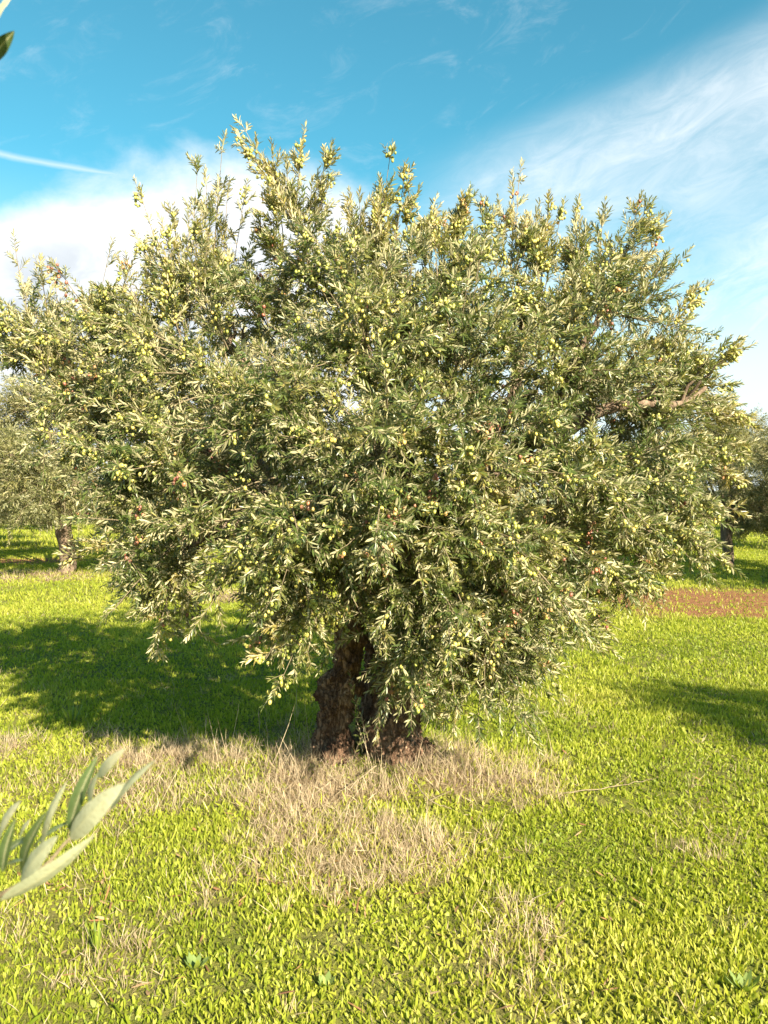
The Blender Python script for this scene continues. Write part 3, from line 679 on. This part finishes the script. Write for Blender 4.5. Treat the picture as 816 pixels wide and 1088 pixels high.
def near_tree():
    TX, TY = -2.7, -.2
    root = empty('olive_tree', (TX, TY, 0)); off = np.array([TX, TY, 0])
    tag(root, 'olive tree beside the viewer, only its large grey green leaves reaching in from the side', 'tree')
    t = Acc(); tube(t, spline([(0, 0, -.1), (.03, 0, .4), (-.05, 0, .9), (.05, .02, 1.5)], 12), np.interp(np.linspace(0, 1, 12), [0, .2, 1], [.3, .19, .13]), 14, lump=.5, seed=5)
    c = Acc(); n = 150
    for a_ in range(7):
        an = a_ * .9 + 2; e = np.array([math.cos(an) * 1.1, math.sin(an) * 1.0, 2.3 + .4 * math.sin(a_ * 2.)]); tube(t, spline([(0, 0, 1.3), e * .5 + (0, 0, .7), e], 9), np.linspace(.06, .012, 9), 7)
    u = rand_unit(n); B = np.array([-.15, -.3, 2.5]) + u * R.uniform(.3, 1, n)[:, None] * np.array([1.15, 1.1, .95]); D = nrm(u + np.array([0, 0, .2]) + R.normal(0, .3, (n, 3)))
    cp, d, ll, idx, G = branchlets(B, D, R.uniform(.3, .5, n), R.uniform(.1, .4, n), 9, (.14, .28))
    shoots(c, cp, d, ll, R.uniform(0, .2, len(cp)), R.uniform(.2, .6, n)[idx], spacing=.017)
    t.build('trunk', M_bark, root); c.build('crown', [M_leaf, M_twig], root)
    # lower sprig
    z = 3.533
    def zp(x, y, d): return at(x / z, 780 + y / z, d) - off
    s = Acc()
    tw = spline([zp(-150, 690, .43), zp(0, 612, .42), zp(70, 572, .42), zp(170, 495, .42), zp(255, 400, .42), zp(420, 280, .42)], 30)
    tube(s, tw, np.linspace(.0018, .0007, 30), 6, 1)
    e = zp(-150, 690, .43); arm = spline([(.15, .05, 1.4), np.array([-1.5, -.3, 1.5]) - off, np.array([-.75, -.12, 1.36]) - off, e], 22)
    tube(s, arm + R.normal(0, .003, arm.shape) * np.linspace(1, 0, 22)[:, None], np.linspace(.011, .0018, 22), 7, 1)
    LV = [((60, 578), (208, 392), .42, 84, -1, .5, (-.25, -.8, .45)), ((-10, 640), (350, 385), .415, 74, -1, .2, (.1, -.6, -.5)), ((250, 402), (462, 190), .42, 88, -1, .65, (-.2, -.9, .3)),
          ((405, 292), (578, 104), .42, 40, -1, .55, (-.5, -.6, .5)), ((250, 372), (362, 84), .43, 62, 1, .45, (-.3, -.9, .2)), ((325, 300), (362, 150), .42, 44, -1, .8, (-.4, -.8, .3)), ((358, 168), (466, 58), .415, 42, -1, .95, (.3, -.8, .5)),
          ((143, 422), (243, 186), .425, 50, -1, .6, (-.5, -.7, .3)), ((70, 535), (168, 296), .435, 58, 1, .5, (-.4, -.8, .2)), ((-5, 530), (50, 322), .43, 52, 1, .3, (-.2, -.9, .2)), ((-25, 410), (68, 258), .42, 58, -1, .95, (-.5, -.7, .4)),
          ((-10, 475), (125, 388), .45, 40, 1, .6, (0, -.6, .7)), ((60, 400), (105, 330), .45, 30, -1, .9, (-.3, -.7, .5)), ((-5, 520), (80, 485), .44, 30, 1, .4, (0, -.4, .9)), ((110, 440), (262, 334), .45, 30, 1, .5, (0, -.5, .8))]
    for (b, t1, d, w, face, rn, up) in LV:
        U = np.array(up) * face                       # face 1 shows the green upper side, -1 the pale underside
        big_leaf(s, zp(*b, d), zp(*t1, d - .02 + R.uniform(-.015, .015)), U, w / z / F * d, rn, .05 * face)
    s.build('sprig', [M_sprig, M_twig], root)
    # upper leaves
    s = Acc(); z2 = 4.08
    def yp(x, y, d): return at(x / z2, y / z2, d) - off
    tw = spline([yp(-330, 330, .46), yp(-160, 260, .46), yp(-25, 280, .46)], 16)
    tube(s, tw, np.linspace(.0018, .0008, 16), 6, 1)
    e = yp(-330, 330, .46); arm = spline([(.2, .05, 1.7), np.array([-1.5, -.3, 2.1]) - off, np.array([-.75, -.1, 2.03]) - off, e], 22)
    tube(s, arm + R.normal(0, .003, arm.shape) * np.linspace(1, 0, 22)[:, None], np.linspace(.011, .0018, 22), 7, 1)
    tube(s, spline([yp(-330, 330, .46), yp(-160, 240, .455), yp(-70, 200, .45)], 8), .001, 6, 1)
    big_leaf(s, yp(-60, 180, .45), yp(80, 0, .43), -np.array([-.2, -.9, .35]), 95 / z2 / F * .45, .95, -.05)
    big_leaf(s, yp(-30, 285, .46), yp(82, 158, .45), np.array([.2, -.8, -.5]), 62 / z2 / F * .46, .15, .05)
    s.build('sprig', [M_sprig, M_twig], root)

# ------------------------------------------------------------------ small things on the ground
def stick(ctrl, r, label):
    a = Acc(); p = spline(ctrl, 16); p = p + R.normal(0, .004, p.shape)
    tube(a, p, np.linspace(r, r * .35, 16), 6, cap=True)
    k = 8; d = nrm(p[k + 2] - p[k] + np.array([.02, .05, .03])); q = p[k] + np.linspace(0, .16, 5)[:, None] * d
    tube(a, q, np.linspace(r * .5, r * .2, 5), 5)
    o = a.build('dry_stick', M_twig); tag(o, label, 'stick', 'dry sticks around the foot of the big olive')

def gp(px, py, dz=0.0):
    d = CAM_H / ((py - HY) / F)
    for _ in range(4):
        x = (px - 408) / F * d; d = (CAM_H - float(gh(np.array(x), np.array(d))) - dz) / ((py - HY) / F)
    return np.array([(px - 408) / F * d, d, float(gh(np.array((px - 408) / F * d), np.array(d))) + dz])

def weed(px, py, n, L, W, tilt, label, name='weed', mats=None):
    p = gp(px, py); a = Acc(); th = np.arange(n) * 2.4 + R.uniform(0, .4, n)
    D = nrm(np.stack([np.cos(th) * tilt, np.sin(th) * tilt, np.ones(n) * R.uniform(.5, 1.1, n)], -1))
    blades(a, np.zeros((n, 3)) + D * .004, D, R.uniform(.7, 1.1, n) * L, R.uniform(.8, 1.1, n) * W, R.uniform(.1, .4, n), R.uniform(.2, .9, n), 0, 3, az=th + np.pi / 2)
    o = a.build(name, mats or M_weed); o.location = p
    tag(o, label, 'weed')

def ground_bits():
    stick([gp(400, 815, .12), gp(375, 835, .06), gp(340, 860, .015)], .006, 'long pale dry stick leaning from the trunk foot down into the straw')
    stick([gp(425, 812, .10), gp(455, 850, .05), gp(480, 862, .015)], .005, 'thin forked dry stick lying in the straw in front of the trunk')
    stick([gp(600, 845, .02), gp(650, 838, .03), gp(700, 828, .015)], .004, 'thin dry twig lying alone on the green ground cover')
    weed(205, 1035, 11, .06, .024, 1.2, 'flat rosette of rounded green leaves low in the front grass')
    weed(100, 1020, 16, .13, .006, .35, 'upright tuft of narrow grass leaves amid dry stalks in the front grass')
    weed(345, 1055, 8, .045, .022, 1.1, 'smallest rosette of pale leaves, low in the middle of the front grass')
    weed(795, 1060, 12, .07, .024, 1.1, 'bluish green broad leaved rosette in the bottom corner of the grass')
    weed(75, 770, 22, .16, .014, .8, 'loose leafy green weed just in front of the tree shadow')
    a = Acc(); k = 170
    px = np.concatenate([R.normal(300, 20, 12), R.normal(355, 15, 12), R.normal(60, 30, 12), R.normal(110, 15, 8), R.uniform(60, 780, k - 44)])
    py = np.concatenate([R.normal(942, 8, 12), R.normal(955, 6, 12), R.normal(945, 8, 12), R.normal(970, 6, 8), R.uniform(800, 1080, k - 44)])
    P = np.array([gp(x, y, .012) for x, y in zip(px, py)])
    D = nrm(np.stack([R.normal(0, 1, k), R.normal(0, 1, k), R.uniform(.0, .35, k)], -1))
    blades(a, P, D, R.uniform(.03, .075, k), R.uniform(.007, .014, k), R.uniform(-.2, .2, k), R.random(k), 0, 3)
    tag(a.build('fallen_leaves', M_dead), 'scattered brown dead leaves lying among the green ground cover', 'dead leaves', kind='stuff')

# ------------------------------------------------------------------ light, sky, camera
SUN_DIR = nrm(np.array([.54, -.842, math.hypot(.54, .842) * math.tan(math.radians(29))]))
def light():
    l = bpy.data.lights.new('sun', 'SUN'); l.energy = 5.0; l.angle = math.radians(.53); l.color = (1, .87, .64)
    o = bpy.data.objects.new('sun', l); COL.objects.link(o)
    from mathutils import Vector
    o.rotation_euler = Vector(-SUN_DIR).to_track_quat('-Z', 'Y').to_euler(); o.location = (6, -8, 8)
    w = bpy.data.worlds.new('World'); scene.world = w; w.use_nodes = True; nt = w.node_tree; nt.nodes.clear()
    out = N(nt, 'ShaderNodeOutputWorld'); bg = N(nt, 'ShaderNodeBackground', Strength=.05)
    sky = N(nt, 'ShaderNodeTexSky', sky_type='NISHITA', sun_disc=False, sun_elevation=math.radians(29), sun_rotation=math.atan2(.54, -.842))
    sky.air_density = 1.0; sky.dust_density = .6; sky.ozone_density = 2.2
    tc = N(nt, 'ShaderNodeTexCoord'); sp = N(nt, 'ShaderNodeSeparateXYZ'); nt.links.new(tc.outputs['Generated'], sp.inputs[0])
    def m(op, a, b=None, c=None):
        n = N(nt, 'ShaderNodeMath', operation=op)
        for i, v in enumerate((a, b, c)):
            if v is None: continue
            if hasattr(v, 'is_linked'): nt.links.new(v, n.inputs[i])
            else: n.inputs[i].default_value = v
        return n.outputs[0]
    def ss(e0, e1, x):
        n = N(nt, 'ShaderNodeMapRange', interpolation_type='SMOOTHSTEP'); nt.links.new(x, n.inputs[0]); n.inputs[1].default_value = e0; n.inputs[2].default_value = e1; return n.outputs[0]
    az = m('ARCTAN2', sp.outputs[0], sp.outputs[1]); el = m('ARCSINE', sp.outputs[2])
    def vec(sx, sy, rot, off=0):
        cb = N(nt, 'ShaderNodeCombineXYZ')
        a = m('ADD', m('MULTIPLY', az, math.cos(rot)), m('MULTIPLY', el, math.sin(rot))); b = m('ADD', m('MULTIPLY', az, -math.sin(rot)), m('MULTIPLY', el, math.cos(rot)))
        nt.links.new(m('MULTIPLY_ADD', a, sx, off), cb.inputs[0]); nt.links.new(m('MULTIPLY', b, sy), cb.inputs[1]); return cb.outputs[0]
    def noise(v, scale, det=6, rough=.55, dist=0.):
        n = N(nt, 'ShaderNodeTexNoise', Scale=scale, Detail=det, Roughness=rough, Distortion=dist); nt.links.new(v, n.inputs['Vector']); return n.outputs['Fac']
    n_big = noise(vec(1, 1.6, 0, 3), 4.5, 7, .55, .3); n_fine = noise(vec(1, 1.5, 0), 13, 6, .6, .4)
    # cumulus bank, low and to the left
    bump = m('SUBTRACT', 1, m('POWER', m('ABSOLUTE', m('DIVIDE', m('ADD', az, .21), .34)), 2.0))
    edge = m('MULTIPLY_ADD', bump, .14, .275)
    h = m('ADD', m('SUBTRACT', edge, el), m('MULTIPLY', m('SUBTRACT', n_big, .5), .14)); h = m('ADD', h, m('MULTIPLY', m('SUBTRACT', n_fine, .5), .04))
    bank = m('MULTIPLY', ss(-.015, .055, h), m('SUBTRACT', 1, ss(-.06, .22, az)))
    # cirrus sweeping up to the right
    n_c = noise(vec(3.4, 9, .30, 1), 3.0, 10, .68, .8); n_m = noise(vec(1.2, 2.4, .5, 7), 2.6, 4, .5, .2)
    zone = m('MULTIPLY', ss(-.02, .2, m('ADD', az, m('MULTIPLY', m('SUBTRACT', .40, el), .45))), m('SUBTRACT', 1, ss(.33, .42, m('SUBTRACT', el, m('MULTIPLY', az, .24)))))
    cir = m('MULTIPLY', zone, m('MULTIPLY_ADD', ss(.25, .8, n_c), .5, .42)); cir = m('MULTIPLY', cir, m('MULTIPLY_ADD', ss(.3, .6, n_m), .35, .5))
    wisp = m('MULTIPLY', ss(.5, .8, n_c), .16)
    # pale low sky
    low = m('MULTIPLY', m('SUBTRACT', 1, ss(.06, .40, el)), m('MULTIPLY_ADD', n_m, .5, .6))
    # contrail
    cl = m('ABSOLUTE', m('SUBTRACT', el, m('ADD', m('MULTIPLY_ADD', m('ADD', az, .46), -.02, .3755), m('MULTIPLY', m('SUBTRACT', n_fine, .5), .006))))
    trail = m('MULTIPLY', m('SUBTRACT', 1, ss(-.002, .006, cl)), m('MULTIPLY', m('SUBTRACT', 1, ss(-.36, -.24, az)), .55))
    trail = m('MULTIPLY', trail, ss(-.75, -.5, az))
    tot = m('MAXIMUM', m('MAXIMUM', bank, cir), m('MAXIMUM', m('MAXIMUM', low, wisp), trail)); tot = m('MINIMUM', tot, .97)
    tint = nt.nodes.new('ShaderNodeMix'); tint.data_type = 'RGBA'; tint.blend_type = 'MULTIPLY'; tint.inputs[0].default_value = 1
    nt.links.new(sky.outputs[0], tint.inputs[6]); tint.inputs[7].default_value = (.50, 1.27, 1.08, 1)
    # cloud body: white, grey in its thicker folds
    g_ = m('MULTIPLY', ss(.42, .62, noise(vec(1.3, 2.6, .1, 11), 5.5, 6, .55, .3)), m('MULTIPLY', ss(.02, .12, h), bank))
    ccol = mixc(nt, m('MULTIPLY', g_, .75), (6.6, 6.7, 6.8), (3.6, 3.9, 4.3))
    c = mixc(nt, tot, tint.outputs[2], ccol)
    nt.links.new(c, bg.inputs[0]); nt.links.new(bg.outputs[0], out.inputs[0])

def camera():
    cd = bpy.data.cameras.new('camera'); o = bpy.data.objects.new('camera', cd); COL.objects.link(o)
    cd.sensor_fit = 'VERTICAL'; cd.sensor_height = 24; cd.lens = 24 * F / 1088; cd.clip_end = 3000; cd.clip_start = .02
    o.location = (0, 0, CAM_H); o.rotation_euler = (math.radians(90 - math.degrees(math.atan((544 - HY) / F))), 0, 0)
    cd.dof.use_dof = True; cd.dof.focus_distance = 4.3; cd.dof.aperture_fstop = cd.lens / 1.7
    scene.camera = o

ground(); hills(); grass(); dry_grass()
main_tree(); orchard(); near_tree(); ground_bits()
light(); camera()
vs = scene.view_settings; vs.view_transform = 'Standard'; vs.look = 'None'; vs.exposure = 1.92; vs.gamma = 1; vs.use_curve_mapping = False
scene.cycles.max_bounces = 6; scene.cycles.transparent_max_bounces = 4
